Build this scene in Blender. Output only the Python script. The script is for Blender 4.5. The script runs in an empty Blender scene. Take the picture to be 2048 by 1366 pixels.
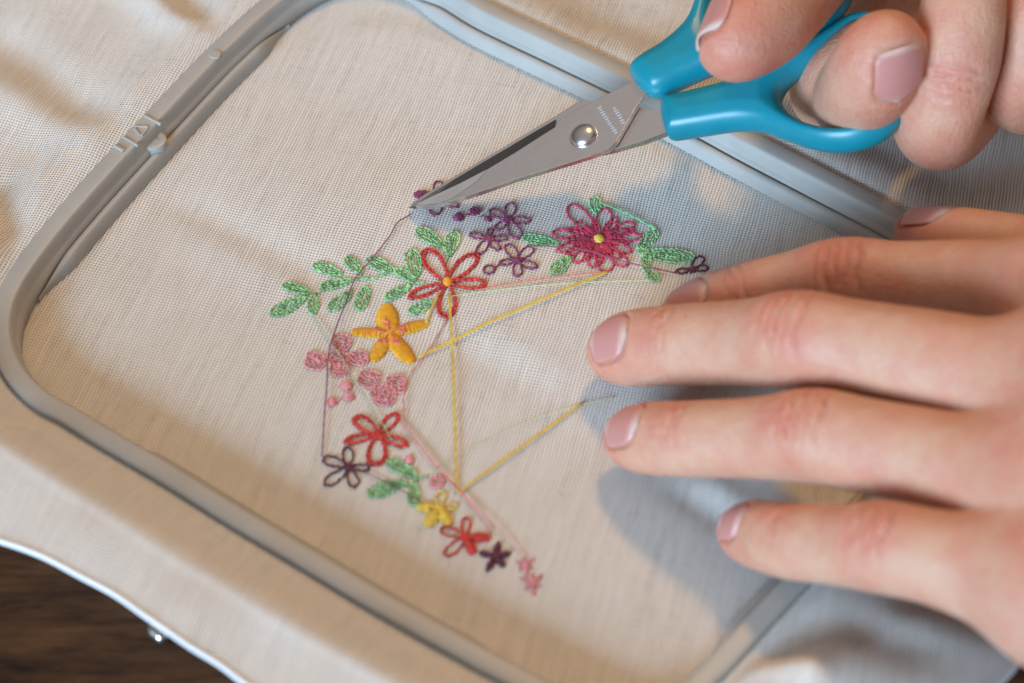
import bpy, bmesh, math, random
import numpy as np
from mathutils import Vector, Matrix

random.seed(7)
rng = np.random.default_rng(7)
scene = bpy.context.scene
COL = scene.collection
MM = 0.001

# ------------------------------------------------------------------ camera
THETA = math.radians(44.0)          # tilt from straight down
FPX = 4500.0                        # focal length in photograph pixels (2048 wide)
DIST = 382.0                        # mm from lens to the middle of the hoop
CAM = np.array([0.0, -DIST * math.sin(THETA), DIST * math.cos(THETA)])
FWD = np.array([0.0, math.sin(THETA), -math.cos(THETA)])
UPV = np.array([0.0, math.cos(THETA), math.sin(THETA)])
RGT = np.array([1.0, 0.0, 0.0])


def ray(px, py):
    return FWD + (px - 1024.0) / FPX * RGT - (py - 683.0) / FPX * UPV


def P(px, py, h=0.0):
    """photograph pixel + height above the stretched cloth (mm) -> point in mm"""
    r = ray(px, py)
    t = (h - CAM[2]) / r[2]
    return CAM + t * r


cam_data = bpy.data.cameras.new("camera")
cam_data.sensor_width = 36.0
cam_data.lens = 36.0 * FPX / 2048.0
cam_data.clip_start = 0.01
cam_data.clip_end = 20.0
cam = bpy.data.objects.new("camera", cam_data)
COL.objects.link(cam)
cam.location = CAM * MM
cam.rotation_euler = (THETA, 0, 0)
scene.camera = cam
cam_data.dof.use_dof = True
cam_data.dof.focus_distance = float(np.dot(P(930, 400, 2) - CAM, FWD)) * MM
cam_data.dof.aperture_fstop = 15.0

# ------------------------------------------------------------------ world and lamps
world = bpy.data.worlds.new("World")
scene.world = world
world.use_nodes = True
bg = world.node_tree.nodes["Background"]
wn = world.node_tree
wtc = wn.nodes.new('ShaderNodeTexCoord')
wsep = wn.nodes.new('ShaderNodeSeparateXYZ')
wramp = wn.nodes.new('ShaderNodeValToRGB')
wn.links.new(wtc.outputs['Generated'], wsep.inputs[0])
wn.links.new(wsep.outputs[2], wramp.inputs[0])
wn.links.new(wramp.outputs[0], bg.inputs[0])
wramp.color_ramp.elements[0].position = 0.0            # furniture and walls near the horizon
wramp.color_ramp.elements[0].color = (0.10, 0.085, 0.075, 1)
wramp.color_ramp.elements[1].position = 0.92           # pale ceiling overhead
wramp.color_ramp.elements[1].color = (0.52, 0.49, 0.48, 1)
bg.inputs[1].default_value = 0.82


def area_lamp(name, loc, target, size, size_y, power, color):
    ld = bpy.data.lights.new(name, 'AREA')
    ld.shape = 'RECTANGLE'
    ld.size, ld.size_y = size, size_y
    ld.energy, ld.color = power, color
    o = bpy.data.objects.new(name, ld)
    COL.objects.link(o)
    o.location = loc
    d = Vector(target) - Vector(loc)
    o.rotation_euler = d.to_track_quat('-Z', 'Y').to_euler()
    return o


# warm room lamp above and behind the hands; tall window low on the near left side, shining along the hoop's short edge
area_lamp("room_lamp", (0.17, 0.72, 1.16), (0.02, 0.0, 0), 0.19, 0.19, 8.0, (1.0, 0.56, 0.18))
area_lamp("window_light", (-0.95, -1.60, 0.60), (0.0, 0.0, 0), 0.80, 0.80, 82.0, (0.50, 0.73, 1.0))

vs = scene.view_settings
vs.view_transform = 'Standard'
vs.look = 'None'
vs.exposure = -0.06
vs.gamma = 1.0
vs.use_curve_mapping = False
scene.render.engine = 'CYCLES'
scene.cycles.use_denoising = True
scene.cycles.max_bounces = 8


# ------------------------------------------------------------------ helpers
def smooth01(x):
    x = np.clip(x, 0, 1)
    return x * x * (3 - 2 * x)


def mesh_obj(name, verts, faces, mat=None, parent=None, smooth=True):
    me = bpy.data.meshes.new(name)
    me.from_pydata([tuple(v) for v in (np.asarray(verts) * MM)], [], faces)
    me.update()
    if smooth:
        me.polygons.foreach_set("use_smooth", [True] * len(me.polygons))
    if mat:
        me.materials.append(mat)
    o = bpy.data.objects.new(name, me)
    COL.objects.link(o)
    if parent:
        o.parent = parent
    return o


def empty(name, loc=(0, 0, 0)):
    o = bpy.data.objects.new(name, None)
    o.empty_display_size = 0.01
    COL.objects.link(o)
    return o


def tag(o, label=None, cat=None, group=None, kind=None):
    if label: o["label"] = label
    if cat: o["category"] = cat
    if group: o["group"] = group
    if kind: o["kind"] = kind
    return o


def catmull(pts, n, closed=False):
    pts = np.asarray(pts, float)
    N = len(pts)
    out = []
    segs = N if closed else N - 1
    for i in range(segs):
        if closed:
            p0, p1, p2, p3 = pts[(i - 1) % N], pts[i], pts[(i + 1) % N], pts[(i + 2) % N]
        else:
            p1, p2 = pts[i], pts[i + 1]
            p0 = pts[i - 1] if i > 0 else 2 * p1 - p2
            p3 = pts[i + 2] if i + 2 < N else 2 * p2 - p1
        for k in range(n):
            t = k / n
            out.append(0.5 * ((2 * p1) + (-p0 + p2) * t + (2 * p0 - 5 * p1 + 4 * p2 - p3) * t * t
                              + (-p0 + 3 * p1 - 3 * p2 + p3) * t ** 3))
    if not closed:
        out.append(pts[-1])
    return np.array(out)


# node helper
class NT:
    def __init__(self, name):
        self.m = bpy.data.materials.new(name)
        self.m.use_nodes = True
        self.nt = self.m.node_tree
        self.nt.nodes.clear()
        self.out = self.nt.nodes.new('ShaderNodeOutputMaterial')

    def n(self, typ, **kw):
        nd = self.nt.nodes.new(typ)
        for k, v in kw.items():
            setattr(nd, k, v)
        return nd

    def l(self, a, b):
        self.nt.links.new(a, b)

    def val(self, sock, x):
        if isinstance(x, bpy.types.NodeSocket):
            self.l(x, sock)
        else:
            sock.default_value = x

    def math(self, op, a, b=None, c=None, clamp=False):
        nd = self.n('ShaderNodeMath', operation=op, use_clamp=clamp)
        self.val(nd.inputs[0], a)
        if b is not None: self.val(nd.inputs[1], b)
        if c is not None: self.val(nd.inputs[2], c)
        return nd.outputs[0]

    def mapr(self, x, a, b, c, d, smooth=False):
        nd = self.n('ShaderNodeMapRange')
        nd.interpolation_type = 'SMOOTHSTEP' if smooth else 'LINEAR'
        self.val(nd.inputs[0], x)
        for i, v in enumerate((a, b, c, d)):
            nd.inputs[i + 1].default_value = v
        return nd.outputs[0]

    def mix(self, f, a, b, blend='MIX'):
        nd = self.n('ShaderNodeMix', data_type='RGBA', blend_type=blend)
        self.val(nd.inputs['Factor'], f)
        self.val(nd.inputs['A'] if False else nd.inputs[6], a)
        self.val(nd.inputs[7], b)
        return nd.outputs[2]

    def noise(self, vec, scale, detail=3, rough=0.5):
        nd = self.n('ShaderNodeTexNoise')
        if vec is not None: self.l(vec, nd.inputs['Vector'])
        nd.inputs['Scale'].default_value = scale
        nd.inputs['Detail'].default_value = detail
        nd.inputs['Roughness'].default_value = rough
        return nd.outputs['Fac']

    def obj(self):
        return self.n('ShaderNodeTexCoord').outputs['Object']

    def mapping(self, vec, rot=(0, 0, 0), scale=(1, 1, 1)):
        nd = self.n('ShaderNodeMapping')
        self.l(vec, nd.inputs[0])
        nd.inputs['Rotation'].default_value = rot
        nd.inputs['Scale'].default_value = scale
        return nd.outputs[0]

    def bump(self, height, strength, dist):
        nd = self.n('ShaderNodeBump')
        self.l(height, nd.inputs['Height'])
        nd.inputs['Strength'].default_value = strength
        nd.inputs['Distance'].default_value = dist
        return nd.outputs[0]

    def principled(self, **kw):
        b = self.n('ShaderNodeBsdfPrincipled')
        for k, v in kw.items():
            self.val(b.inputs[k.replace('_', ' ')], v)
        return b

    def done(self, shader):
        self.l(shader, self.out.inputs[0])
        return self.m


def rgb(r, g, b):
    return (r, g, b, 1)


# ------------------------------------------------------------------ materials
def mat_wood():
    t = NT('dark_table_wood')
    c = t.mapping(t.obj(), rot=(0, 0, math.radians(-24)), scale=(1, 6, 1))
    g = t.noise(c, 34, 6, 0.65)
    g2 = t.noise(c, 220, 3, 0.6)
    f = t.math('ADD', t.math('MULTIPLY', g, 0.7), t.math('MULTIPLY', g2, 0.3))
    col = t.mix(t.mapr(f, 0.35, 0.68, 0, 1), rgb(0.016, 0.006, 0.003), rgb(0.15, 0.058, 0.022))
    b = t.principled(Base_Color=col, Roughness=0.55)
    b.inputs['Specular IOR Level'].default_value = 0.25
    t.l(t.bump(f, 0.25, 0.0006), b.inputs['Normal'])
    return t.done(b.outputs[0])


def mat_cloth():
    t = NT('cream_woven_cotton')
    co = t.obj()
    w1 = t.noise(co, 60, 2, 0.5)
    w2 = t.noise(t.mapping(co, rot=(0, 0, 1.3)), 70, 2, 0.5)
    r = t.mapping(co, rot=(0, 0, math.radians(15.5)), scale=(1 / 0.00058, 1 / 0.00062, 1))
    sep = t.n('ShaderNodeSeparateXYZ')
    t.l(r, sep.inputs[0])
    u = t.math('ADD', sep.outputs[0], t.math('MULTIPLY', w1, 2.6))
    v = t.math('ADD', sep.outputs[1], t.math('MULTIPLY', w2, 2.2))

    def thread_rand(a, b, seed):
        cb = t.n('ShaderNodeCombineXYZ')
        t.l(t.math('FLOOR', a), cb.inputs[0])
        t.l(t.math('MULTIPLY', b, 0.035), cb.inputs[1])
        cb.inputs[2].default_value = seed
        return t.noise(cb.outputs[0], 1.37, 2, 0.6)
    ru = thread_rand(u, v, 3.3)
    rv = thread_rand(v, u, 9.1)
    cu = t.math('COSINE', t.math('MULTIPLY', u, 2 * math.pi))
    cv = t.math('COSINE', t.math('MULTIPLY', v, 2 * math.pi))
    s = t.math('ADD', cu, cv)                                   # 2 in the gaps between threads
    var = t.math('SUBTRACT', t.math('ADD', ru, rv), 1.0)
    hole = t.mapr(t.math('ADD', s, t.math('MULTIPLY', var, 1.6)), 0.22, 1.28, 0, 1, True)
    # over-under height of the yarns
    su = t.math('SINE', t.math('MULTIPLY', u, math.pi))
    sv = t.math('SINE', t.math('MULTIPLY', v, math.pi))
    hh = t.math('ADD', t.math('ABSOLUTE', su), t.math('MULTIPLY', t.math('ABSOLUTE', sv), 1.0))
    hh = t.math('ADD', hh, t.math('MULTIPLY', t.math('ADD', ru, rv), 0.35))
    mott = t.noise(co, 420, 3, 0.6)
    base = t.mix(t.mapr(rv, 0.3, 0.7, 0, 1), rgb(0.77, 0.725, 0.66), rgb(0.86, 0.82, 0.76))
    base = t.mix(t.mapr(ru, 0.3, 0.7, 0.0, 0.5), base, rgb(0.74, 0.70, 0.63))
    base = t.mix(t.mapr(mott, 0.35, 0.75, 0, 0.35), base, rgb(0.86, 0.83, 0.77))
    b = t.principled(Base_Color=base, Roughness=0.82)
    b.inputs['Sheen Weight'].default_value = 0.12
    b.inputs['Sheen Roughness'].default_value = 0.4
    b.inputs['Specular IOR Level'].default_value = 0.2
    t.l(t.bump(hh, 0.55, 0.00010), b.inputs['Normal'])
    tr = t.n('ShaderNodeBsdfTransparent')
    tl = t.n('ShaderNodeBsdfTranslucent')
    t.l(base, tl.inputs[0])
    m1 = t.n('ShaderNodeMixShader')
    m1.inputs[0].default_value = 0.12
    t.l(b.outputs[0], m1.inputs[1]); t.l(tl.outputs[0], m1.inputs[2])
    ms = t.n('ShaderNodeMixShader')
    t.l(t.math('MULTIPLY', hole, 0.95), ms.inputs[0])
    t.l(m1.outputs[0], ms.inputs[1]); t.l(tr.outputs[0], ms.inputs[2])
    return t.done(ms.outputs[0])


def mat_plastic(name, col, rough, spec=0.5, bump=0.05, sub=0.0):
    t = NT(name)
    co = t.obj()
    n1 = t.noise(co, 90, 4, 0.6)
    n2 = t.noise(co, 2600, 2, 0.5)
    c = t.mix(t.mapr(n1, 0.3, 0.7, 0, 1), rgb(*[x * 0.92 for x in col]), rgb(*[min(1, x * 1.06) for x in col]))
    b = t.principled(Base_Color=c, Roughness=t.mapr(n1, 0.3, 0.7, rough - 0.05, rough + 0.07))
    b.inputs['Specular IOR Level'].default_value = spec
    if sub:
        b.inputs['Subsurface Weight'].default_value = sub
        b.inputs['Subsurface Radius'].default_value = (0.4, 1.0, 1.0)
        b.inputs['Subsurface Scale'].default_value = 0.0015
    t.l(t.bump(n2, bump, 0.0001), b.inputs['Normal'])
    return t.done(b.outputs[0])


def mat_steel(name, col, rough, brushed=True):
    t = NT(name)
    co = t.obj()
    s = t.noise(t.mapping(co, rot=(0, 0, math.radians(58)), scale=(1, 14, 1)), 500, 3, 0.6)
    n = t.noise(co, 160, 4, 0.65)
    c = t.mix(t.mapr(n, 0.35, 0.75, 0, 1), rgb(*col), rgb(*[x * 0.86 for x in col]))
    b = t.principled(Base_Color=c, Metallic=1.0, Roughness=t.mapr(n, 0.3, 0.8, rough - 0.04, rough + 0.08))
    if brushed:
        t.l(t.bump(s, 0.35, 0.00008), b.inputs['Normal'])
    return t.done(b.outputs[0])


def mat_thread(name, col, dark=0.55):
    t = NT(name)
    co = t.obj()
    n = t.noise(co, 900, 2, 0.5)
    tw = t.noise(t.mapping(co, rot=(0, 0, 0.6), scale=(1, 3, 1)), 3500, 2, 0.5)
    c = t.mix(t.mapr(n, 0.32, 0.68, 0, 1), rgb(*[x * dark for x in col]), rgb(*col))
    b = t.principled(Base_Color=c, Roughness=0.42)
    b.inputs['Sheen Weight'].default_value = 0.15
    t.l(t.bump(tw, 0.35, 0.0001), b.inputs['Normal'])
    return t.done(b.outputs[0])


def mat_skin(name, pale, flush):
    t = NT(name)
    co = t.obj()
    at = t.n('ShaderNodeAttribute', attribute_name='flush')
    n = t.noise(co, 170, 4, 0.6)
    n2 = t.noise(co, 620, 3, 0.6)
    fl = t.math('ADD', at.outputs['Fac'], t.mapr(n, 0.35, 0.7, -0.10, 0.42))
    c = t.mix(t.math('MAXIMUM', t.math('MINIMUM', fl, 1.0), 0.0), rgb(*pale), rgb(*flush))
    c = t.mix(t.mapr(n2, 0.35, 0.7, 0.0, 0.16), c, rgb(flush[0] * 0.9, flush[1] * 0.85, flush[2] * 0.8))
    vor = t.n('ShaderNodeTexVoronoi')
    t.l(t.mapping(co, rot=(0.3, 0.2, 0.5), scale=(1, 1.5, 1)), vor.inputs['Vector'])
    vor.inputs['Scale'].default_value = 1150
    fine = t.noise(co, 2400, 3, 0.6)
    h = t.math('ADD', t.math('MULTIPLY', vor.outputs['Distance'], 0.7), t.math('MULTIPLY', fine, 0.6))
    h = t.math('ADD', h, t.math('MULTIPLY', t.noise(co, 330, 3, 0.6), 1.0))
    h = t.math('ADD', h, t.math('MULTIPLY', t.noise(t.mapping(co, rot=(0, 0, 0.12), scale=(4.5, 1, 1)), 420, 3, 0.65), 1.1))
    b = t.principled(Base_Color=c, Roughness=t.mapr(n2, 0.3, 0.7, 0.40, 0.54))
    b.inputs['Subsurface Weight'].default_value = 0.7
    b.inputs['Subsurface Radius'].default_value = (1.0, 0.34, 0.17)
    b.inputs['Subsurface Scale'].default_value = 0.0022
    b.inputs['Specular IOR Level'].default_value = 0.42
    t.l(t.bump(h, 0.5, 0.00030), b.inputs['Normal'])
    return t.done(b.outputs[0])


def mat_nail():
    t = NT('fingernail_keratin')
    at = t.n('ShaderNodeAttribute', attribute_name='along')
    n = t.noise(t.obj(), 260, 3, 0.5)
    v = at.outputs['Fac']
    c = t.mix(t.mapr(v, 0.02, 0.24, 0, 1, True), rgb(0.62, 0.41, 0.34), rgb(0.56, 0.235, 0.195))
    c = t.mix(t.mapr(v, 0.86, 0.95, 0, 0.75, True), c, rgb(0.62, 0.47, 0.38))
    c = t.mix(t.mapr(n, 0.35, 0.7, 0, 0.25), c, rgb(0.58, 0.27, 0.23))
    rg = t.noise(t.mapping(t.obj(), rot=(0, 0, 0.3), scale=(1, 5, 1)), 900, 2, 0.5)
    b = t.principled(Base_Color=c, Roughness=t.mapr(rg, 0.3, 0.7, 0.32, 0.42))
    t.l(t.bump(rg, 0.15, 0.0001), b.inputs['Normal'])
    b.inputs['Subsurface Weight'].default_value = 0.5
    b.inputs['Subsurface Radius'].default_value = (1.0, 0.4, 0.3)
    b.inputs['Subsurface Scale'].default_value = 0.0015
    return t.done(b.outputs[0])


M_WOOD = mat_wood()
M_CLOTH = mat_cloth()
M_HOOP = mat_plastic('warm_grey_hoop_plastic', (0.39, 0.372, 0.335), 0.42, 0.45, 0.04)
M_TEAL = mat_plastic('teal_handle_plastic', (0.002, 0.215, 0.275), 0.36, 0.5, 0.02, 0.15)
M_STEEL = mat_steel('blade_steel', (0.88, 0.86, 0.87), 0.25)
M_POINT = mat_steel('painted_reflection_steel', (0.97, 0.98, 1.0), 0.14)  # brighter steel that paints in the reflection near the point
M_EDGE = mat_steel('dark_reflection_edge_steel', (0.30, 0.29, 0.28), 0.2)  # ground edge darkened: its dark reflection is put into the steel colour
M_RIVET = mat_steel('polished_rivet_steel', (0.66, 0.64, 0.62), 0.26, False)
M_MARK = mat_plastic('pale_etched_mark', (0.40, 0.42, 0.44), 0.6)
M_SKIN = mat_skin('fair_skin', (0.60, 0.345, 0.225), (0.55, 0.175, 0.115))
M_NAIL = mat_nail()
TH = {
    'purple': mat_thread('plum_thread', (0.27, 0.03, 0.11)),
    'plum': mat_thread('dark_plum_thread', (0.14, 0.018, 0.045)),
    'red': mat_thread('red_thread', (0.70, 0.04, 0.025)),
    'crimson': mat_thread('crimson_thread', (0.66, 0.035, 0.10), 0.6),
    'pink': mat_thread('pink_thread', (0.86, 0.33, 0.33), 0.7),
    'salmon': mat_thread('salmon_thread', (0.80, 0.20, 0.14), 0.75),
    'orange': mat_thread('golden_thread', (0.88, 0.42, 0.006), 0.75),
    'yellow': mat_thread('yellow_thread', (0.84, 0.58, 0.07), 0.8),
    'green': mat_thread('mint_green_thread', (0.38, 0.72, 0.30), 0.4),
    'mint': mat_thread('bright_mint_thread', (0.26, 0.66, 0.30), 0.6),
    'pale': mat_thread('pale_green_thread', (0.52, 0.62, 0.30), 0.8),
    'sage': mat_thread('sage_thread', (0.36, 0.44, 0.22), 0.8),
}

# ------------------------------------------------------------------ table
TABLE_Z = -11.0
s = 450.0
tb = mesh_obj('table_top', [(-s, -s, TABLE_Z), (s, -s, TABLE_Z), (s, s, TABLE_Z), (-s, s, TABLE_Z)],
              [(0, 1, 2, 3)], M_WOOD, smooth=False)
tag(tb, 'dark brown wooden table top showing past the cloth', 'table', kind='structure')

# ------------------------------------------------------------------ hoop outline
HTOP = 6.5      # height of the frame's flat top above the stretched cloth


OUT_PX = [(24, 530), (80, 456), (160, 364), (270, 246), (386, 124), (441, 70), (519, 0), (600, -58), (690, -92), (800, -90), (900, -46), (985, 4),
          (1125, 70), (1260, 134), (1400, 204), (1512, 264), (1660, 340), (1799, 412), (1930, 488), (2015, 565), (2040, 680), (1985, 790), (1880, 898),
          (1750, 1030), (1619, 1163), (1530, 1258), (1447, 1347), (1370, 1415), (1270, 1458), (1160, 1440), (1030, 1372), (900, 1302), (760, 1224), (600, 1128),
          (460, 1045), (320, 958), (174, 872), (119, 838), (74, 814), (35, 782), (5, 745), (-14, 705), (-22, 660), (-16, 610), (0, 570)]
OUT = catmull([P(*p, HTOP)[:2] for p in OUT_PX], 10, True)
# resample to even steps
def resample_closed(pts, n):
    p = np.vstack([pts, pts[:1]])
    d = np.r_[0, np.cumsum(np.linalg.norm(np.diff(p, axis=0), axis=1))]
    s_ = np.linspace(0, d[-1], n, endpoint=False)
    return np.stack([np.interp(s_, d, p[:, k]) for k in range(p.shape[1])], 1)


OUT = resample_closed(OUT, 400)
HCEN = OUT.mean(0)
tang = np.roll(OUT, -1, 0) - np.roll(OUT, 1, 0)
tang /= np.linalg.norm(tang, axis=1)[:, None]
INN = np.stack([-tang[:, 1], tang[:, 0]], 1)
if ((HCEN - OUT) * INN).sum(1).mean() < 0:
    INN = -INN


def sweep_closed(path, inward, profile):
    """profile: closed list of (inward distance, z)"""
    N, K = len(path), len(profile)
    V = np.zeros((N, K, 3))
    for k, (d, z) in enumerate(profile):
        V[:, k, :2] = path + inward * d
        V[:, k, 2] = z
    F = []
    for i in range(N):
        j = (i + 1) % N
        for k in range(K):
            m = (k + 1) % K
            F.append((i * K + k, i * K + m, j * K + m, j * K + k))
    return V.reshape(-1, 3), F


def sharp_mod(o, ang=35):
    try:
        me = o.data
        me.shade_auto_smooth
    except Exception:
        pass
    m = o.modifiers.new('edges', 'EDGE_SPLIT')
    m.split_angle = math.radians(ang)
    return o


hoop = empty('embroidery_hoop')
tag(hoop, 'grey plastic rounded rectangular embroidery hoop gripping the cream cloth', 'embroidery hoop')
prof = [(0.0, 0.2), (0.0, HTOP - 0.3), (0.08, HTOP - 0.08), (0.3, HTOP), (3.0, HTOP), (3.35, HTOP - 0.1), (3.6, HTOP - 0.4),
        (3.85, HTOP - 1.6), (4.0, HTOP - 2.6), (4.2, HTOP - 3.0), (4.5, HTOP - 3.1), (4.5, 0.15)]
V, F = sweep_closed(OUT, INN, prof)
fr = mesh_obj('inner_frame', V, F, M_HOOP, hoop)
# the outer frame lies under the cloth
prof2 = [(-1.0, TABLE_Z + 0.05), (-6.0, TABLE_Z + 0.05), (-6.0, 2.0), (-5.0, 3.2), (-2.2, 3.2), (-1.4, 1.0)]
V, F = sweep_closed(OUT, INN, prof2)
fo = mesh_obj('outer_frame', V, F, M_HOOP, hoop)


# ribs along the straight sides, standing on the cloth inside the frame
def rib(pa, pb, off0=4.55, w=2.1, h=2.9):
    ia = int(np.argmin(((OUT - P(*pa, HTOP)[:2]) ** 2).sum(1)))
    ib = int(np.argmin(((OUT - P(*pb, HTOP)[:2]) ** 2).sum(1)))
    if ib < ia and ia - ib < 200: ia, ib = ib, ia
    if ib < ia: ib += len(OUT)
    if ib - ia > 200: ia, ib = ib, ia + len(OUT)
    ids = np.arange(ia, ib + 1) % len(OUT)
    secs = [(0.0, 0.1), (0.0, h * 0.62), (0.2, h * 0.88), (0.6, h), (1.25, h), (1.75, h * 0.85), (2.0, h * 0.5), (w, 0.08)]
    V, F = [], []
    n = len(ids) - 1
    step = np.linalg.norm(OUT[1] - OUT[0])
    for i, q in enumerate(ids):
        sc = float(smooth01(np.array(min(i, n - i) * step / 12.0))) * 0.9 + 0.1
        for (o_, z) in secs:
            p = OUT[q] + INN[q] * (off0 + o_ * sc)
            V.append((p[0], p[1], z * (0.25 + 0.75 * sc)))
    K = len(secs)
    for i in range(n):
        for k in range(K - 1):
            F.append((i * K + k, i * K + k + 1, (i + 1) * K + k + 1, (i + 1) * K + k))
    F.append(tuple(range(K))); F.append(tuple(n * K + k for k in reversed(range(K))))
    return mesh_obj('inner_rib', V, F, M_HOOP, hoop)


rib((15, 545), (535, -12))
rib((830, -82), (1960, 512))
rib((1880, 898), (1447, 1347))
rib((1030, 1372), (160, 866))

# the half-round stop in the groove, the raised ring, arrow and bars moulded on the top
_q0, _q1 = P(160, 364, HTOP)[:2], P(441, 70, HTOP)[:2]
tl_dir = (_q1 - _q0) / np.linalg.norm(_q1 - _q0)
tl_in = np.array([-tl_dir[1], tl_dir[0]])
if (HCEN - _q0) @ tl_in < 0: tl_in = -tl_in


def on_tl(px, py, z=HTOP):
    return P(px, py, z)


def prism(name, poly2, z0, z1, mat, parent, bev=0.12):
    bm = bmesh.new()
    vs_ = [bm.verts.new((p[0] * MM, p[1] * MM, z0 * MM)) for p in poly2]
    f = bm.faces.new(vs_)
    r = bmesh.ops.extrude_face_region(bm, geom=[f])
    for v in r['geom']:
        if isinstance(v, bmesh.types.BMVert): v.co.z = z1 * MM
    bmesh.ops.recalc_face_normals(bm, faces=bm.faces)
    bmesh.ops.bevel(bm, geom=[e for e in bm.edges if abs(e.verts[0].co.z - z1 * MM) < 1e-7 and abs(e.verts[1].co.z - z1 * MM) < 1e-7],
                    offset=bev * MM, segments=2, profile=0.6, affect='EDGES')
    me = bpy.data.meshes.new(name)
    bm.to_mesh(me); bm.free()
    me.materials.append(mat)
    o = bpy.data.objects.new(name, me)
    COL.objects.link(o); o.parent = parent
    return o


c = P(308, 296, 2.0)[:2]
arc = [c + 2.6 * (math.cos(a) * tl_dir - math.sin(a) * tl_in * 1.0) * np.array([1, 1]) for a in np.linspace(0, 2 * math.pi, 28, endpoint=False)]
prism('stop_boss', arc, 1.0, 4.2, M_HOOP, hoop, 0.5)
c = P(430, 110, HTOP)[:2]
ring = [c + 1.15 * np.array([math.cos(a), math.sin(a)]) for a in np.linspace(0, 2 * math.pi, 32, endpoint=False)]
prism('moulded_ring', ring, HTOP - 0.2, HTOP + 0.28, M_HOOP, hoop, 0.12)


def bar_mark(name, a, b, w=0.45, hgt=0.27):
    a, b = P(*a, HTOP)[:2], P(*b, HTOP)[:2]
    d = (b - a) / np.linalg.norm(b - a)
    nn = np.array([-d[1], d[0]]) * w / 2
    prism(name, [a - nn, b - nn, b + nn, a + nn], HTOP - 0.2, HTOP + hgt, M_HOOP, hoop, 0.1)


bar_mark('moulded_bar', (289, 232), (322, 249))
bar_mark('moulded_bar', (247, 275), (276, 292))
bar_mark('moulded_bar', (229, 293), (248, 303), 0.6, 0.4)
bar_mark('moulded_arrow', (270, 254), (296, 254), 0.4)
bar_mark('moulded_arrow', (269, 258), (281, 273), 0.4)
bar_mark('moulded_arrow', (297, 256), (283, 273), 0.4)

# ------------------------------------------------------------------ cloth
def seg_dist(p, a, b):
    ab = b - a
    t = np.clip(((p - a) @ ab) / (ab @ ab), 0, 1)
    return np.linalg.norm(p - (a + t[:, None] * ab), axis=1), t


def inside_wave(xy):
    x, y = xy[:, 0], xy[:, 1]
    z = 0.25 * np.sin(x * 0.075 + y * 0.11) + 0.15 * np.sin(x * 0.05 - y * 0.13 + 1.0)
    for a, b, A, w in INFOLDS:
        d, t = seg_dist(xy, a, b)
        z += A * np.exp(-(d / w) ** 2) * np.sin(np.pi * np.clip(t, 0, 1)) ** 0.5
    return z


INFOLDS = [(P(280, 370)[:2], P(700, 580)[:2], -0.55, 4.0),
           (P(330, 420)[:2], P(700, 640)[:2], 0.35, 5.0),
           (P(830, 650)[:2], P(1120, 800)[:2], -0.45, 5.0),
           (P(920, 640)[:2], P(1160, 760)[:2], 0.3, 4.0),
           (P(1330, 960)[:2], P(1480, 1060)[:2], -0.6, 3.0),
           (P(1400, 950)[:2], P(1500, 1030)[:2], 0.8, 3.5)]
OUTFOLDS = [  # a, b (px at about frame height), amplitude mm, width mm
    ((425, 58), (300, -120), -3.0, 4.0), ((405, 78), (250, -60), 2.2, 4.0),
    ((250, 262), (0, 60), -1.6, 5.0), ((205, 300), (-40, 150), 1.4, 5.0),
    ((28, 505), (-10, 360), -2.6, 3.5), ((0, 575), (-90, 430), 3.0, 4.5),
    ((10, 800), (-160, 830), 2.2, 6.0), ((60, 850), (-120, 960), -1.8, 6.0),
    ((1160, 80), (1250, -60), -1.8, 6.0), ((1500, 240), (1650, 100), 1.6, 8.0),
    ((1480, 1330), (1700, 1290), -1.6, 4.0), ((1450, 1352), (1600, 1400), 2.2, 3.2),
    ((1545, 1255), (1800, 1330), -1.6, 5.0), ((1700, 1260), (2000, 1340), 1.5, 6.0),
    ((250, 950), (620, 1200), 0.9, 5.0), ((120, 1000), (500, 1260), -0.9, 6.0),
]
OUTFOLDS = [(P(*a, 4)[:2], P(*b, 4)[:2], A * .72, w) for a, b, A, w in OUTFOLDS]

def polar(pts, n):
    r = pts - HCEN
    a = np.unwrap(np.arctan2(r[:, 1], r[:, 0]))
    if a[-1] < a[0]: pts, a, r = pts[::-1], a[::-1], r[::-1]
    rad = np.linalg.norm(r, axis=1)
    am = np.mod(a, 2 * np.pi)
    o = np.argsort(am)
    th = np.linspace(0, 2 * np.pi, n, endpoint=False)
    return np.interp(th, am[o], rad[o], period=2 * np.pi), th


def perp_dist_out(xy):
    """distance from the frame's outer edge (always positive)"""
    d = np.full(len(xy), 1e9)
    q = OUT[::2]
    for i_ in range(len(q)):
        dd, _ = seg_dist(xy, q[i_], q[(i_ + 1) % len(q)])
        d = np.minimum(d, dd)
    return d


def cloth_out_z(xy, d, frac):
    # rises out of the frame, rolls over the hidden outer frame and falls towards the table
    z = 5.2 + 0.7 * smooth01(d / 3.0) - 1.2 * smooth01((d - 5) / 10.0)
    # falls on the far sides; near side raised to shade the frame from the window
    near = smooth01((-(xy @ np.array([0.45, 0.9])) - 8) / 42.0)
    z = z - (2.5 * (1 - near) - 8.0 * near) * smooth01((d - 0.8) / (22.0 - 9.0 * near))
    far = smooth01((d - 25) / 60.0)
    z = z - 3.0 * far * (1 - near)
    ramp = smooth01(d / 5.0)
    for a, b, A, w in OUTFOLDS:
        ds, t = seg_dist(xy, a, b)
        z += A * np.exp(-(ds / w) ** 2) * ramp * (0.35 + 0.65 * smooth01(t * 3))
    x, y = xy[:, 0], xy[:, 1]
    z += ramp * smooth01(d / 20) * (0.5 * np.sin(x * .11 + y * .05) * np.sin(y * .09 - x * .04 + 1) + 0.4 * np.sin(x * .21 - y * .17))
    return np.maximum(z, TABLE_Z + 1.2)


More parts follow.
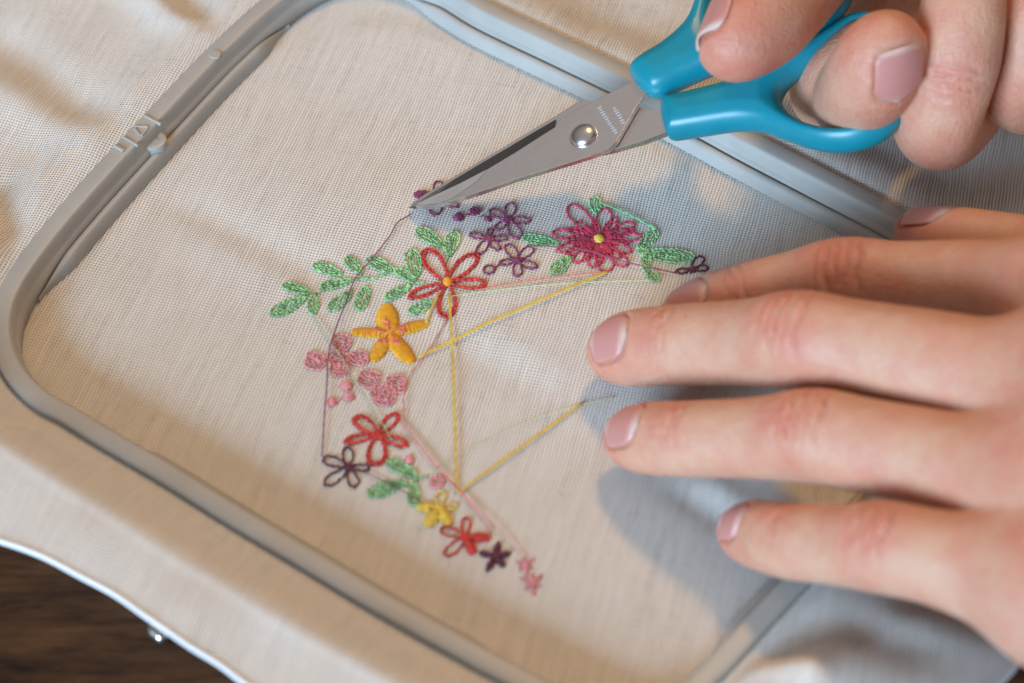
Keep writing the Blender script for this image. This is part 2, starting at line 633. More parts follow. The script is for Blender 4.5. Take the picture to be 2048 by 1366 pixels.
# cloth boundary: traced where seen (pixel meets the falling cloth), generous elsewhere (mm)
edge_px = [(-260, 1020), (-120, 1045), (0, 1085), (75, 1112), (150, 1149), (230, 1192), (300, 1242), (370, 1289), (440, 1332), (500, 1377), (600, 1440),
           (800, 1560), (1100, 1660), (1500, 1640), (1800, 1540), (1995, 1375), (2052, 1308), (2140, 1200), (2300, 980)]
zz = np.full(len(edge_px), -4.0)
for _ in range(6):
    q = np.array([P(*p, z)[:2] for p, z in zip(edge_px, zz)])
    zz = 0.5 * zz + 0.5 * cloth_out_z(q, perp_dist_out(q), 1)
bound = list(q) + [np.array(w_) for w_ in [(140, 10), (165, 70), (160, 130), (110, 165), (30, 170), (-60, 165), (-130, 140), (-165, 80), (-160, 10), (-140, -18)]]
BOUND = resample_closed(catmull(bound, 14, True), 2400)
NTH = 900
RO, TH_ = polar(OUT, NTH)
RB, _ = polar(BOUND, NTH)
RB = np.maximum(RB, RO + 8)
DIR = np.stack([np.cos(TH_), np.sin(TH_)], 1)


rows = []
fin = np.r_[np.linspace(0.0, 0.86, 60)[1:], np.linspace(0.86, 0.995, 26)[1:]]
Vc = [np.array([[*HCEN, 0.0]])]
Vc[0][0, 2] = inside_wave(HCEN[None])[0]
for f_ in fin:
    xy = HCEN + DIR * (RO * f_)[:, None]
    z = inside_wave(xy) * (1 - smooth01((f_ - 0.80) / 0.1))
    d_in = perp_dist_out(xy)
    lift = smooth01(1 - d_in / 0.9) * 5.2
    z = np.where(d_in < 7.0, 0.0 * z, z)
    z = z + lift
    rows.append(np.c_[xy, z])
fout = np.r_[np.linspace(0, 1, 56) ** 1.25]
for f_ in fout:
    rr = RO + 0.15 + (RB - RO - 0.15) * f_
    xy = HCEN + DIR * rr[:, None]
    d = perp_dist_out(xy)
    rows.append(np.c_[xy, cloth_out_z(xy, d, f_)])
VV = np.vstack([Vc[0]] + rows)
FF = []
for j in range(NTH):
    FF.append((0, 1 + j, 1 + (j + 1) % NTH))
for i in range(len(rows) - 1):
    for j in range(NTH):
        k = (j + 1) % NTH
        a0, b0 = 1 + i * NTH, 1 + (i + 1) * NTH
        FF.append((a0 + j, b0 + j, b0 + k, a0 + k))
fabric = empty('embroidered_fabric')
tag(fabric, 'cream woven cotton cloth with embroidered flower wreath stretched in the hoop', 'fabric')
cloth = mesh_obj('cloth', VV, FF, M_CLOTH, fabric)
sm = cloth.modifiers.new('thickness', 'SOLIDIFY')
sm.thickness = 0.35 * MM
sm.offset = -1
# turned hem along the free edge
hem_path = np.c_[HCEN + DIR * RB[:, None], rows[-1][:, 2] - 0.15]


def tube(path, r, sides=8, closed=False):
    path = np.asarray(path, float)
    n = len(path)
    if closed:
        tg = np.roll(path, -1, 0) - np.roll(path, 1, 0)
    else:
        tg = np.gradient(path, axis=0)
    tg /= np.maximum(np.linalg.norm(tg, axis=1), 1e-9)[:, None]
    up = np.tile([0., 0., 1.], (n, 1))
    bad = np.abs(tg[:, 2]) > 0.95
    up[bad] = [1, 0, 0]
    s1 = np.cross(tg, up); s1 /= np.linalg.norm(s1, axis=1)[:, None]
    s2 = np.cross(s1, tg)
    r = np.broadcast_to(np.asarray(r, float), (n,))
    an = np.linspace(0, 2 * np.pi, sides, endpoint=False)
    V = path[:, None, :] + r[:, None, None] * (np.cos(an)[None, :, None] * s1[:, None, :] + np.sin(an)[None, :, None] * s2[:, None, :])
    F = []
    m = n if closed else n - 1
    for i in range(m):
        j = (i + 1) % n
        for k in range(sides):
            l = (k + 1) % sides
            F.append((i * sides + k, i * sides + l, j * sides + l, j * sides + k))
    if not closed:
        F.append(tuple(reversed(range(sides)))); F.append(tuple((n - 1) * sides + k for k in range(sides)))
    return V.reshape(-1, 3), F


V, F = tube(hem_path, 0.42, 8, True)
M_HEM = mat_plastic('white_hem_cotton', (0.80, 0.80, 0.79), 0.8, 0.2, 0.1)
mesh_obj('hem', V, F, M_HEM, fabric)


# ------------------------------------------------------------------ embroidery
class Stitch:
    """collects thread tubes for one part"""
    def __init__(self): self.V, self.F, self.n = [], [], 0

    def add(self, V, F):
        self.V.append(V); self.F += [tuple(i + self.n for i in f) for f in F]; self.n += len(V)

    def line(self, a, b, r=0.24, h=0.30, jit=0.06, n=5):
        a = np.asarray(a, float)[:2] + rng.normal(0, jit, 2)
        b = np.asarray(b, float)[:2] + rng.normal(0, jit, 2)
        t = np.linspace(0, 1, n)
        xy = a + (b - a) * t[:, None]
        z = surf(xy) + 0.02 + h * np.sin(np.pi * t) ** 0.6
        rr = r * 0.84 * (0.72 + 0.28 * np.sin(np.pi * t))
        self.add(*tube(np.c_[xy, z], rr, 6))

    def run(self, pts, r=0.24, step=1.15, h=0.30, jit=0.06):
        pts = np.asarray(pts)[:, :2]
        d = np.r_[0, np.cumsum(np.linalg.norm(np.diff(pts, axis=0), axis=1))]
        k = max(1, int(round(d[-1] / step)))
        s_ = np.linspace(0, d[-1], k + 1)
        q = np.stack([np.interp(s_, d, pts[:, i]) for i in (0, 1)], 1)
        for i in range(k):
            self.line(q[i], q[i + 1], r, h, jit)

    def build(self, name, mat, parent):
        return mesh_obj(name, np.vstack(self.V), self.F, mat, parent)


def surf(xy):
    return inside_wave(np.atleast_2d(xy))


class Crop:
    def __init__(self, x0, y0, s): self.x0, self.y0, self.s = x0, y0, s
    def __call__(self, x, y): return P(self.x0 + x / self.s, self.y0 + y / self.s)[:2]
    def px(self, x, y): return (self.x0 + x / self.s, self.y0 + y / self.s)


C4, C5, C6, C0 = Crop(520, 340, 3.2), Crop(560, 640, 2.355), Crop(1000, 340, 4.267), Crop(0, 0, 1.0)


def petal_loop(C, T, wf=0.42, n=26, inner=0.06):
    """closed teardrop outline from centre to tip"""
    s_ = np.linspace(0, 2 * np.pi, n)
    ax = T - C
    nn = np.array([-ax[1], ax[0]])
    t = 0.5 - 0.5 * np.cos(s_)
    w = wf * 0.5 * np.sin(s_) * (0.45 + 0.55 * np.abs(t) ** 0.8) * 1.15
    return C + ax * (inner + (1 - inner) * t)[:, None] + nn * w[:, None]


def satin(st, C, T, wf=0.5, r=0.2, gap=0.27, h=0.7, p=0.5, inner=0.0):
    ax = T - C
    L = np.linalg.norm(ax)
    nn = np.array([-ax[1], ax[0]])
    k = max(3, int(L * (1 - inner) / gap))
    for i in range(k):
        t = inner + (1 - inner) * (i + 0.5) / k
        tt = (t - inner) / (1 - inner)
        w = wf * 0.5 * (np.sin(np.pi * np.clip(tt * 0.93 + 0.05, 0, 1)) ** p)
        m = C + ax * t
        st.line(m - nn * w, m + nn * w, r, h * (0.5 + 0.5 * np.sin(np.pi * tt)), 0.04, 6)


def rows_fill(st, C, T, wf=0.45, r=0.175, gap=0.54, h=0.22, step=0.85, p=0.6):
    ax = T - C
    L = np.linalg.norm(ax)
    u = ax / L
    nn = np.array([-u[1], u[0]])
    W = wf * L
    k = max(2, int(round(W / gap)))
    for i in range(k):
        off = (i + 0.5) / k * 2 - 1
        lim = (1 - abs(off) ** (1 / p)) ** 0.5
        t0, t1 = 0.5 - 0.5 * lim, 0.5 + 0.5 * lim
        bow = off * W / 2
        ts = np.linspace(t0, t1, 8)
        pts = C + ax * ts[:, None] + nn * (bow * np.sin(np.pi * np.clip(ts, 0.02, .98)) ** 0.5)[:, None]
        st.run(pts, r, step * random.uniform(.8, 1.2), h, 0.09)
    # a scatter of cross stitches
    for _ in range(int(L * W * 0.35)):
        t = random.uniform(.12, .88); o_ = random.uniform(-.42, .42) * W * np.sin(np.pi * t) ** .7
        m = C + ax * t + nn * o_
        a = random.uniform(0, math.pi)
        dv = np.array([math.cos(a), math.sin(a)]) * .4
        st.line(m - dv, m + dv, r * .9, h + .15, .03)


def disc(st, C, rad, r=0.2, h=0.45, gap=0.28):
    k = max(3, int(2 * rad / gap))
    for i in range(k):
        y = -rad + 2 * rad * (i + .5) / k
        w = math.sqrt(max(rad * rad - y * y, 0.01))
        st.line(C + np.array([-w, y]), C + np.array([w, y]), r, h * (0.4 + 0.6 * w / rad), .04, 6)


def ring_(st, C, rad, r=0.22, turns=1.0):
    a = np.linspace(0, 2 * np.pi * turns, int(20 * turns))
    rr = rad * np.linspace(1, 1 if turns <= 1 else 0.25, len(a))
    st.run(C + np.c_[np.cos(a), np.sin(a)] * rr[:, None], r, 0.8)


MMPX = 0.085


def flower(cr, c, tips, col, label, wf=0.42, r=0.25, double=False, fill=(), fillcol=None, centre=None, crad=0.9, hub=True):
    C = cr(*c)
    root = Stitch()
    if hub:
        for k in range(7):
            a = random.uniform(0, 6.28)
            dv = np.array([math.cos(a), math.sin(a)]) * random.uniform(.5, .9)
            root.line(C - dv, C + dv, r, .4)
    if centre:
        disc(root, C, crad, .22, .75)
    fl = root.build('flower', TH[centre or col], fabric)
    fl['label'] = label
    for i, tp in enumerate(tips):
        T = cr(*tp)
        st = Stitch()
        w_ = wf[i] if isinstance(wf, (list, tuple)) else wf
        if i in fill:
            satin(st, C, T, w_, inner=0.12)
            st.run(petal_loop(C, T, w_ * 1.05), r)
        else:
            lp = petal_loop(C, T, w_)
            st.run(lp, r)
            if double:
                st.run(petal_loop(C, C + (T - C) * 0.93, w_ * 0.84), r, 1.0)
        st.build('petal', TH[col], fl)
    return fl


def add_leaf(cr, parent, a, b, w=.42, col='green', mode='rows'):
    st = Stitch()
    A, B = cr(*a), cr(*b)
    if mode == 'rows':
        rows_fill(st, A, B, w)
        st.run(petal_loop(A, B, w * 1.15, inner=0), .2, .9)
    else:
        satin(st, A, B, w, .2, .26, .55)
    return st.build('leaf', TH[col], parent)


def spray(cr, label, stem, leaves, col='green', w=.42, modes=None):
    st = Stitch()
    st.run(catmull([cr(*p) for p in stem], 6), .22, .9)
    sp = st.build('leaf_spray', TH[col], fabric)
    sp['label'] = label
    for i, (a, b) in enumerate(leaves):
        add_leaf(cr, sp, a, b, w, col, 'satin' if modes and i in modes else 'rows')
    return sp


# plum flowers along the top
flower(C4, (1150, 180), [(1140, 75), (985, 165), (1112, 305), (1270, 245)], 'purple', 'plum outlined flower half under the scissor tips', .45, fill=(1,))
flower(C4, (1585, 322), [(1612, 212), (1468, 258), (1732, 325), (1505, 392), (1660, 442)], 'purple', 'plum open-petalled flower nearest the row of plum dots', .46)
flower(C4, (1465, 440), [(1475, 372), (1335, 418), (1592, 440), (1395, 545), (1535, 522)], 'purple', 'small plum flower between two larger plum flowers', .42)
flower(C4, (1648, 585), [(1582, 478), (1745, 492), (1775, 632), (1648, 690), (1525, 605)], 'purple', 'plum flower with a thread running to the crimson flower', .46)
for (x, y, rd, kind) in [(1272, 310, 1.0, 'd'), (1376, 272, 1.2, 's'), (1460, 322, .65, 'd'), (1466, 645, 1.05, 'r')]:
    st = Stitch()
    if kind == 'd': disc(st, C4(x, y), rd, .22)
    elif kind == 's': ring_(st, C4(x, y), rd, .24, 2.1)
    else: ring_(st, C4(x, y), rd, .26)
    st.build('stitched_dot', TH['purple'], fabric)
st = Stitch()
st.run([C4(1300, 305), C4(1345, 295)], .2); st.run([C4(1410, 300), C4(1470, 310)], .16); st.run([C4(1490, 640), C4(1540, 605)], .2)
st.build('connecting_stitch', TH['purple'], fabric)

# left leaf spray
spray(C4, 'long mint green leafy spray left of the red flower',
      [(335, 800), (430, 755), (520, 715), (640, 700), (730, 695), (850, 660), (960, 720), (1060, 722)],
      [((530, 665), (338, 598)), ((655, 665), (548, 560)), ((870, 665), (688, 568)), ((1000, 715), (860, 640)), ((1000, 700), (968, 515)),
       ((330, 790), (145, 735)), ((300, 815), (68, 925)), ((345, 790), (335, 922)), ((590, 700), (385, 745)), ((590, 770), (442, 898)),
       ((685, 740), (630, 895)), ((965, 740), (798, 826))], w=.36)
spray(C4, 'pair of mint green leaves above the red flower', [(1190, 600), (1205, 560), (1165, 490)],
      [((1170, 500), (1003, 385)), ((1212, 560), (1245, 400))], w=.38)
spray(C4, 'single green leaf under the red flower', [(1090, 845), (1110, 835)], [((1105, 840), (955, 915))], w=.46)
flower(C4, (1200, 728), [(1058, 515), (1385, 545), (1455, 738), (1195, 948), (945, 818)], 'red',
       'large red outlined flower with golden centre', [.40, .40, .38, .42, .30], .3, True, centre='orange', crad=1.0)

# golden flower with red flecks
gC = (822, 1045)
gf = Stitch()
disc(gf, C4(*gC), 1.2, .22, .34, .31)
gfl = gf.build('flower', TH['orange'], fabric)
gfl['label'] = 'solid golden yellow satin stitched flower'
for tp, w_ in [((808, 855), .64), ((1078, 972), .42), ((975, 1235), .46), ((722, 1228), .44), ((580, 1028), .42)]:
    st = Stitch()
    satin(st, C4(*gC), C4(*tp), w_ * .88, .22, .31, .34, .42)
    st.build('petal', TH['orange'], gfl)
    st = Stitch()
    m = C4(*gC) * .66 + C4(*tp) * .34
    for _ in range(7):
        a = random.uniform(0, 3.14); dv = np.array([math.cos(a), math.sin(a)]) * random.uniform(.35, .7); q = m + rng.normal(0, .4, 2)
        st.line(q - dv, q + dv, .17, .58)
    st.line(C4(*gC), m, .16, .6)
    st.build('fleck', TH['salmon'], gfl)

# pink blossom clusters
def blob_flower(cr, label, blobs, col='pink'):
    st = Stitch()
    st.run([cr(*blobs[0][:2]) + np.array([-.6, 0]), cr(*blobs[0][:2]) + np.array([.6, .2])], .2)
    fl = st.build('flower', TH[col], fabric)
    fl['label'] = label
    for (x, y, rx, ry) in blobs:
        st = Stitch()
        ph = random.uniform(-.5, .5)
        A, B = cr(x - rx * math.cos(ph), y - rx * math.sin(ph)), cr(x + rx * math.cos(ph), y + rx * math.sin(ph))
        rows_fill(st, A, B, ry / rx * 1.2, .2, .62, .2)
        a = np.linspace(0, 2 * np.pi, 24)
        wob = [random.uniform(.82, 1.15) for _ in a]; wob[-1] = wob[0]
        st.run(np.array([cr(x + rx * w1 * np.sign(math.cos(q)) * abs(math.cos(q)) ** .75, y + ry * w1 * np.sign(math.sin(q)) * abs(math.sin(q)) ** .75) for q, w1 in zip(a, wob)]), .2, .9)
        st.build('petal', TH[col], fl)


blob_flower(C5, 'pink four-petalled blossom below the golden flower', [(275, 185, 50, 40), (290, 105, 46, 38), (165, 195, 48, 44), (372, 180, 44, 36), (285, 240, 46, 32)])
blob_flower(C5, 'pink three-lobed blossom above the red flower', [(490, 358, 56, 52), (418, 280, 52, 44), (545, 305, 48, 44)])
for (x, y, rd) in [(312, 315, 1.15), (325, 370, 1.0), (245, 395, 1.0), (610, 665, .85)]:
    st = Stitch(); disc(st, C5(x, y), rd, .2, .4); st.build('stitched_dot', TH['pink'], fabric)
st = Stitch(); ring_(st, C5(738, 768), 1.15, .3); ring_(st, C5(738, 768), .75, .25); st.build('stitched_dot', TH['pink'], fabric)
st = Stitch(); st.run([C5(312, 330), C5(325, 355)], .18); st.run([C5(290, 380), C5(265, 392)], .18); st.build('connecting_stitch', TH['pink'], fabric)

flower(C5, (465, 548), [(350, 465), (555, 445), (605, 600), (452, 695), (300, 585)], 'red', 'heavy red flower without golden centre', [.5, .42, .36, .52, .3], .3, True)
flower(C5, (325, 700), [(318, 605), (200, 658), (428, 705), (212, 782), (355, 795)], 'plum', 'dark plum outlined flower at the bend of the loose thread', .42)
spray(C5, 'green three-leaf sprig beside the lower red flower', [(600, 790), (640, 760), (700, 740)],
      [((650, 745), (505, 668)), ((600, 765), (410, 828)), ((632, 770), (630, 882))], w=.36)
flower(C5, (748, 890), [(760, 812), (838, 885), (800, 970), (690, 978), (645, 885)], 'yellow', 'small yellow flower with solid lower petals', .5, .26, fill=(2, 3, 4))
flower(C5, (875, 1028), [(875, 935), (993, 1035), (912, 1112), (778, 1118), (752, 988)], 'red', 'small red flower with one filled petal', .40, .27, fill=(1, 2))
flower(C5, (1012, 1122), [(1030, 1058), (1088, 1108), (1058, 1172), (975, 1190), (938, 1102)], 'plum', 'dark plum solid star flower', .34, .25, fill=(0, 1, 2, 3, 4))


def star(cr, c, rr, n, label):
    st = Stitch(); disc(st, cr(*c), rr * .28 * MMPX / 2.355 * 10 / 10 if False else .7, .2, .35)
    fl = st.build('flower', TH['pink'], fabric); fl['label'] = label
    for k in range(n):
        a = 2 * math.pi * k / n + .4
        st = Stitch()
        l_ = rr * (1.0 if k % 2 else .75)
        T = cr(c[0] + l_ * math.cos(a), c[1] + l_ * math.sin(a))
        satin(st, cr(*c), T, .3, .18, .3, .3)
        st.build('petal', TH['pink'], fl)


star(C5, (1155, 1165), 52, 6, 'tiny pink star flower at the end of the wreath, upper of two')
star(C5, (1188, 1248), 60, 6, 'tiny pink star flower at the end of the wreath, lower of two')

# crimson chrysanthemum
mt = [(590, 295), (905, 325), (1150, 445), (1215, 560), (1125, 695), (1085, 825), (915, 875), (790, 835), (635, 795), (475, 690), (440, 530), (1010, 440)]
mum = flower(C6, (845, 590), mt, 'crimson', 'crimson many-petalled flower with yellow centre', [.34, .36, .3, .3, .34, .34, .4, .36, .3, .26, .3, .3], .27,
             False, centre='yellow', crad=1.15)
for tp in [(640, 430), (800, 420), (1000, 400), (1080, 500), (1110, 610), (1030, 760), (860, 800), (720, 780), (560, 720), (560, 590), (560, 500), (1150, 500)]:
    st = Stitch(); st.run(petal_loop(C6(845, 590), C6(*tp), .26), .22, 1.0); st.build('petal', TH['crimson'], mum)
for tp in [(720, 470), (980, 500), (1010, 620), (960, 720), (850, 740), (700, 700), (660, 590), (620, 640), (1040, 560), (900, 690)]:
    st = Stitch(); satin(st, C6(845, 590), C6(*tp), .35, .22, .3, .45, inner=.3); st.build('petal', TH['crimson'], mum)
st = Stitch(); st.line(C6(850, 640), C6(870, 700), .2, .4); st.line(C6(862, 640), C6(858, 690), .2, .4); st.build('stamen', TH['yellow'], mum)
sp = spray(C6, 'mint bud on top of the crimson flower', [(822, 375), (815, 350)], [((822, 372), (812, 225))], 'mint', .46)
spray(C6, 'bright green leaf left of the crimson flower', [(500, 632), (470, 625)], [((505, 635), (185, 575))], 'mint', .34)
spray(C6, 'green leaf under the crimson flower', [(590, 740), (570, 760)], [((595, 735), (450, 895))], 'green', .44)
spray(C6, 'green leaf cluster right of the crimson flower', [(1180, 660), (1230, 740), (1215, 800)],
      [((1190, 680), (1335, 500)), ((1200, 700), (1655, 745)), ((1250, 690), (1250, 830)), ((1215, 810), (1360, 958)), ((1180, 640), (1240, 740))], 'green', .36)
pf = flower(C6, (1640, 850), [(1725, 735), (1500, 868), (1780, 830)], 'plum', 'plum flower mostly covered by the index finger', .5, .25)


def jump(label, pts, col, r=0.13, z=0.55, strands=1, ends=True):
    st = Stitch()
    for k in range(strands):
        pp = catmull([np.r_[P(*p)[:2], z] for p in pts], 10)
        n = len(pp)
        pp[:, 2] = surf(pp[:, :2]) + z * np.sin(np.pi * np.linspace(0.04, .96, n)) ** .4 + .1
        if strands > 1:
            d = pp[-1, :2] - pp[0, :2]; d /= np.linalg.norm(d)
            pp[:, :2] += np.array([-d[1], d[0]]) * (k - (strands - 1) / 2) * r * 1.7
            pp[:, 2] += rng.normal(0, .03, n)
        st.add(*tube(pp, r * 0.78, 6))
    o = st.build('jump_thread', TH[col], fabric)
    o['label'] = label
    return o


jump('plum loose thread with a cut end by the scissor tips', [(822, 435), (808, 445), (795, 455), (782, 478), (760, 507), (740, 530), (712, 562), (690, 615), (668, 672), (657, 720), (655, 770), (650, 835), (645, 918)], 'purple', .15, .9)
jump('plum jump thread along the lower flowers', [(722, 945), (810, 990), (905, 1052)], 'plum', .12)
jump('plum jump thread across the crimson flower', [C6.px(300, 660), C6.px(480, 680), C6.px(700, 700), C6.px(1080, 810), C6.px(1500, 892)], 'purple', .15, .8)
jump('salmon jump thread from red flower to pink blossom', [(895, 637), (855, 705), (812, 772), (809, 850)], 'salmon')
jump('salmon jump thread to the small red flower', [(800, 845), (860, 925), (925, 995), (984, 1068)], 'salmon', .14)
jump('faint salmon jump thread to the tiny stars', [(812, 850), (905, 970), (985, 1050), (1052, 1122)], 'pink', .10)
jump('salmon jump thread from red to crimson flower', [(955, 583), (1080, 565), (1216, 545)], 'salmon', .15)
jump('pale green jump thread to the right leaf cluster', [(890, 597), (1000, 585), (1150, 572), (1312, 563)], 'pale', .12)
jump('long golden jump thread rising to the crimson flower', [(836, 716), (905, 684), (1040, 626), (1150, 578), (1216, 546)], 'yellow', .16, .7, 2)
jump('upright golden jump thread from the red flower', [(898, 590), (904, 690), (910, 850), (913, 988)], 'yellow', .15, .7, 2)
jump('golden jump thread leading under the middle finger', [(918, 990), (1040, 900), (1168, 806)], 'yellow', .15, .7, 2)
jump('short golden jump thread beside the red flower', [(878, 588), (852, 645)], 'yellow', .13, .6, 2)
jump('sage jump thread across the pink blossom', [(625, 627), (650, 668), (690, 732), (740, 812), (790, 895)], 'sage', .13)
jump('faint pale green jump thread leading under the hand', [(860, 948), (950, 895), (1080, 835), (1230, 795)], 'pale', .09)
jump('mint double jump thread over the crimson flower', [C6.px(872, 285), C6.px(1100, 385), C6.px(1332, 500)], 'mint', .14, .5, 2)

# ------------------------------------------------------------------ distance-field modeller
class Field:
    def __init__(self, lo, hi, h):
        self.lo = np.array(lo, float); self.h = h
        self.n = np.ceil((np.array(hi) - self.lo) / h).astype(int) + 1
        self.ax = [self.lo[i] + h * np.arange(self.n[i]) for i in range(3)]

    def new(self): return np.full(self.n, 50.0, np.float32)

    def box(self, lo, hi):
        i0 = np.clip(np.floor((np.array(lo) - self.lo) / self.h).astype(int), 0, self.n - 1)
        i1 = np.clip(np.ceil((np.array(hi) - self.lo) / self.h).astype(int) + 1, 1, self.n)
        sl = tuple(slice(a, b) for a, b in zip(i0, i1))
        g = np.meshgrid(*[self.ax[k][sl[k]].astype(np.float32) for k in range(3)], indexing='ij', sparse=True)
        return sl, g

    def cone(self, S, a, b, ra, rb, k=0.0, pad=9.0):
        a, b = np.asarray(a, np.float32), np.asarray(b, np.float32)
        R = max(ra, rb) + pad
        sl, (X, Y, Z) = self.box(np.minimum(a, b) - R, np.maximum(a, b) + R)
        if min(S[sl].shape) == 0: return
        ba = b - a
        L2 = float(ba @ ba) + 1e-9
        t = np.clip(((X - a[0]) * ba[0] + (Y - a[1]) * ba[1] + (Z - a[2]) * ba[2]) / L2, 0, 1)
        d = np.sqrt((X - a[0] - t * ba[0]) ** 2 + (Y - a[1] - t * ba[1]) ** 2 + (Z - a[2] - t * ba[2]) ** 2) - (ra + (rb - ra) * t)
        S[sl] = smin(S[sl], d.astype(np.float32), k)

    def chain(self, nodes, k=1.2, sub=5):
        S = self.new()
        q = catmull(np.array(nodes, float), sub)
        for i in range(len(q) - 1):
            self.cone(S, q[i, :3], q[i + 1, :3], q[i, 3], q[i + 1, 3], k if i else 0)
        return S

    def ball(self, S, c, r, k, scale=(1, 1, 1), axes=None, pad=8):
        c = np.asarray(c, float)
        sl, (X, Y, Z) = self.box(c - r * max(scale) - pad, c + r * max(scale) + pad)
        if min(S[sl].shape) == 0: return
        dx, dy, dz = X - c[0], Y - c[1], Z - c[2]
        if axes is not None:
            A = np.asarray(axes)
            u = [dx * A[i, 0] + dy * A[i, 1] + dz * A[i, 2] for i in range(3)]
        else:
            u = [dx, dy, dz]
        q = np.sqrt(sum((u[i] / scale[i]) ** 2 for i in range(3)))
        d = (q - r) * min(scale)
        S[sl] = smin(S[sl], d.astype(np.float32), k)

    def sample(self, S, p):
        g = (np.asarray(p) - self.lo) / self.h
        g = np.clip(g, 0, self.n - 1.001)
        i = g.astype(int); f = g - i
        v = 0
        for dx in (0, 1):
            for dy in (0, 1):
                for dz in (0, 1):
                    w = (f[:, 0] if dx else 1 - f[:, 0]) * (f[:, 1] if dy else 1 - f[:, 1]) * (f[:, 2] if dz else 1 - f[:, 2])
                    v = v + w * S[i[:, 0] + dx, i[:, 1] + dy, i[:, 2] + dz]
        return v

    def mesh(self, S):
        sg = S < 0
        nx, ny, nz = self.n
        cnt = np.zeros((nx - 1, ny - 1, nz - 1), np.int8)
        cor = [(a, b, c_) for a in (0, 1) for b in (0, 1) for c_ in (0, 1)]
        for a, b, c_ in cor:
            cnt += sg[a:nx - 1 + a, b:ny - 1 + b, c_:nz - 1 + c_]
        act = (cnt > 0) & (cnt < 8)
        I = np.argwhere(act)
        idx = np.full(act.shape, -1, np.int64)
        idx[act] = np.arange(len(I))
        acc = np.zeros((len(I), 3)); num = np.zeros(len(I))
        vals = {c_: S[I[:, 0] + c_[0], I[:, 1] + c_[1], I[:, 2] + c_[2]] for c_ in cor}
        for c_ in cor:
            for axn in range(3):
                if c_[axn] == 0:
                    e = list(c_); e[axn] = 1; e = tuple(e)
                    va, vb = vals[c_], vals[e]
                    m = (va < 0) != (vb < 0)
                    t = np.where(m, va / np.where(m, va - vb, 1), 0)
                    pos = np.array(c_, float)[None].repeat(len(I), 0)
                    pos[:, axn] += t
                    acc += pos * m[:, None]; num += m
        V = self.lo + self.h * (I + acc / num[:, None])
        Fs = []
        for axn in range(3):
            sa = [slice(None)] * 3; sb = [slice(None)] * 3
            sa[axn] = slice(0, self.n[axn] - 1); sb[axn] = slice(1, None)
            ch = sg[tuple(sa)] != sg[tuple(sb)]
            E = np.argwhere(ch)
            o1, o2 = [(1, 2), (2, 0), (0, 1)][axn]
            ok = (E[:, o1] > 0) & (E[:, o2] > 0) & (E[:, o1] < self.n[o1] - 1) & (E[:, o2] < self.n[o2] - 1)
            E = E[ok]
            def cell(d1, d2):
                q = E.copy(); q[:, o1] -= d1; q[:, o2] -= d2
                return idx[q[:, 0], q[:, 1], q[:, 2]]
            quad = np.stack([cell(1, 1), cell(0, 1), cell(0, 0), cell(1, 0)], 1)
            flip = ~sg[E[:, 0], E[:, 1], E[:, 2]]
            quad[flip] = quad[flip][:, ::-1]
            Fs.append(quad)
        return V, np.vstack(Fs)


def smin(a, b, k):
    if k <= 0: return np.minimum(a, b)
    h = np.maximum(k - np.abs(a - b), 0) / k
    return np.minimum(a, b) - h * h * k * 0.25


def quad_mesh(name, V, F, mat, parent=None, attr=None):
    me = bpy.data.meshes.new(name)
    V = (np.asarray(V) * MM).astype(np.float32)
    F = np.asarray(F, np.int32)
    me.vertices.add(len(V)); me.vertices.foreach_set('co', V.ravel())
    me.loops.add(F.size); me.loops.foreach_set('vertex_index', F.ravel())
    me.polygons.add(len(F))
    me.polygons.foreach_set('loop_start', np.arange(0, F.size, F.shape[1], dtype=np.int32))
    me.polygons.foreach_set('use_smooth', np.ones(len(F), bool))
    me.update(calc_edges=True)
    me.validate()
    if attr:
        for k, v in attr.items():
            a = me.attributes.new(k, 'FLOAT', 'POINT')
            a.data.foreach_set('value', np.asarray(v, np.float32))
    me.materials.append(mat)
    o = bpy.data.objects.new(name, me)
    COL.objects.link(o)
    if parent: o.parent = parent
    return o


def relax(V, F, it=3, lam=0.5):
    n = len(V)
    e = np.vstack([F[:, [0, 1]], F[:, [1, 2]], F[:, [2, 3]], F[:, [3, 0]]])
    deg = np.bincount(e.ravel(), minlength=n).astype(float)
    for i in range(it):
        for l_ in (lam, -lam * 1.02):
            acc = np.stack([np.bincount(e[:, 0], V[e[:, 1], k], n) + np.bincount(e[:, 1], V[e[:, 0], k], n) for k in range(3)], 1)
            V = V + l_ * (acc / np.maximum(deg, 1)[:, None] - V)
    return V


def unit(v):
    v = np.asarray(v, float)
    return v / np.linalg.norm(v)


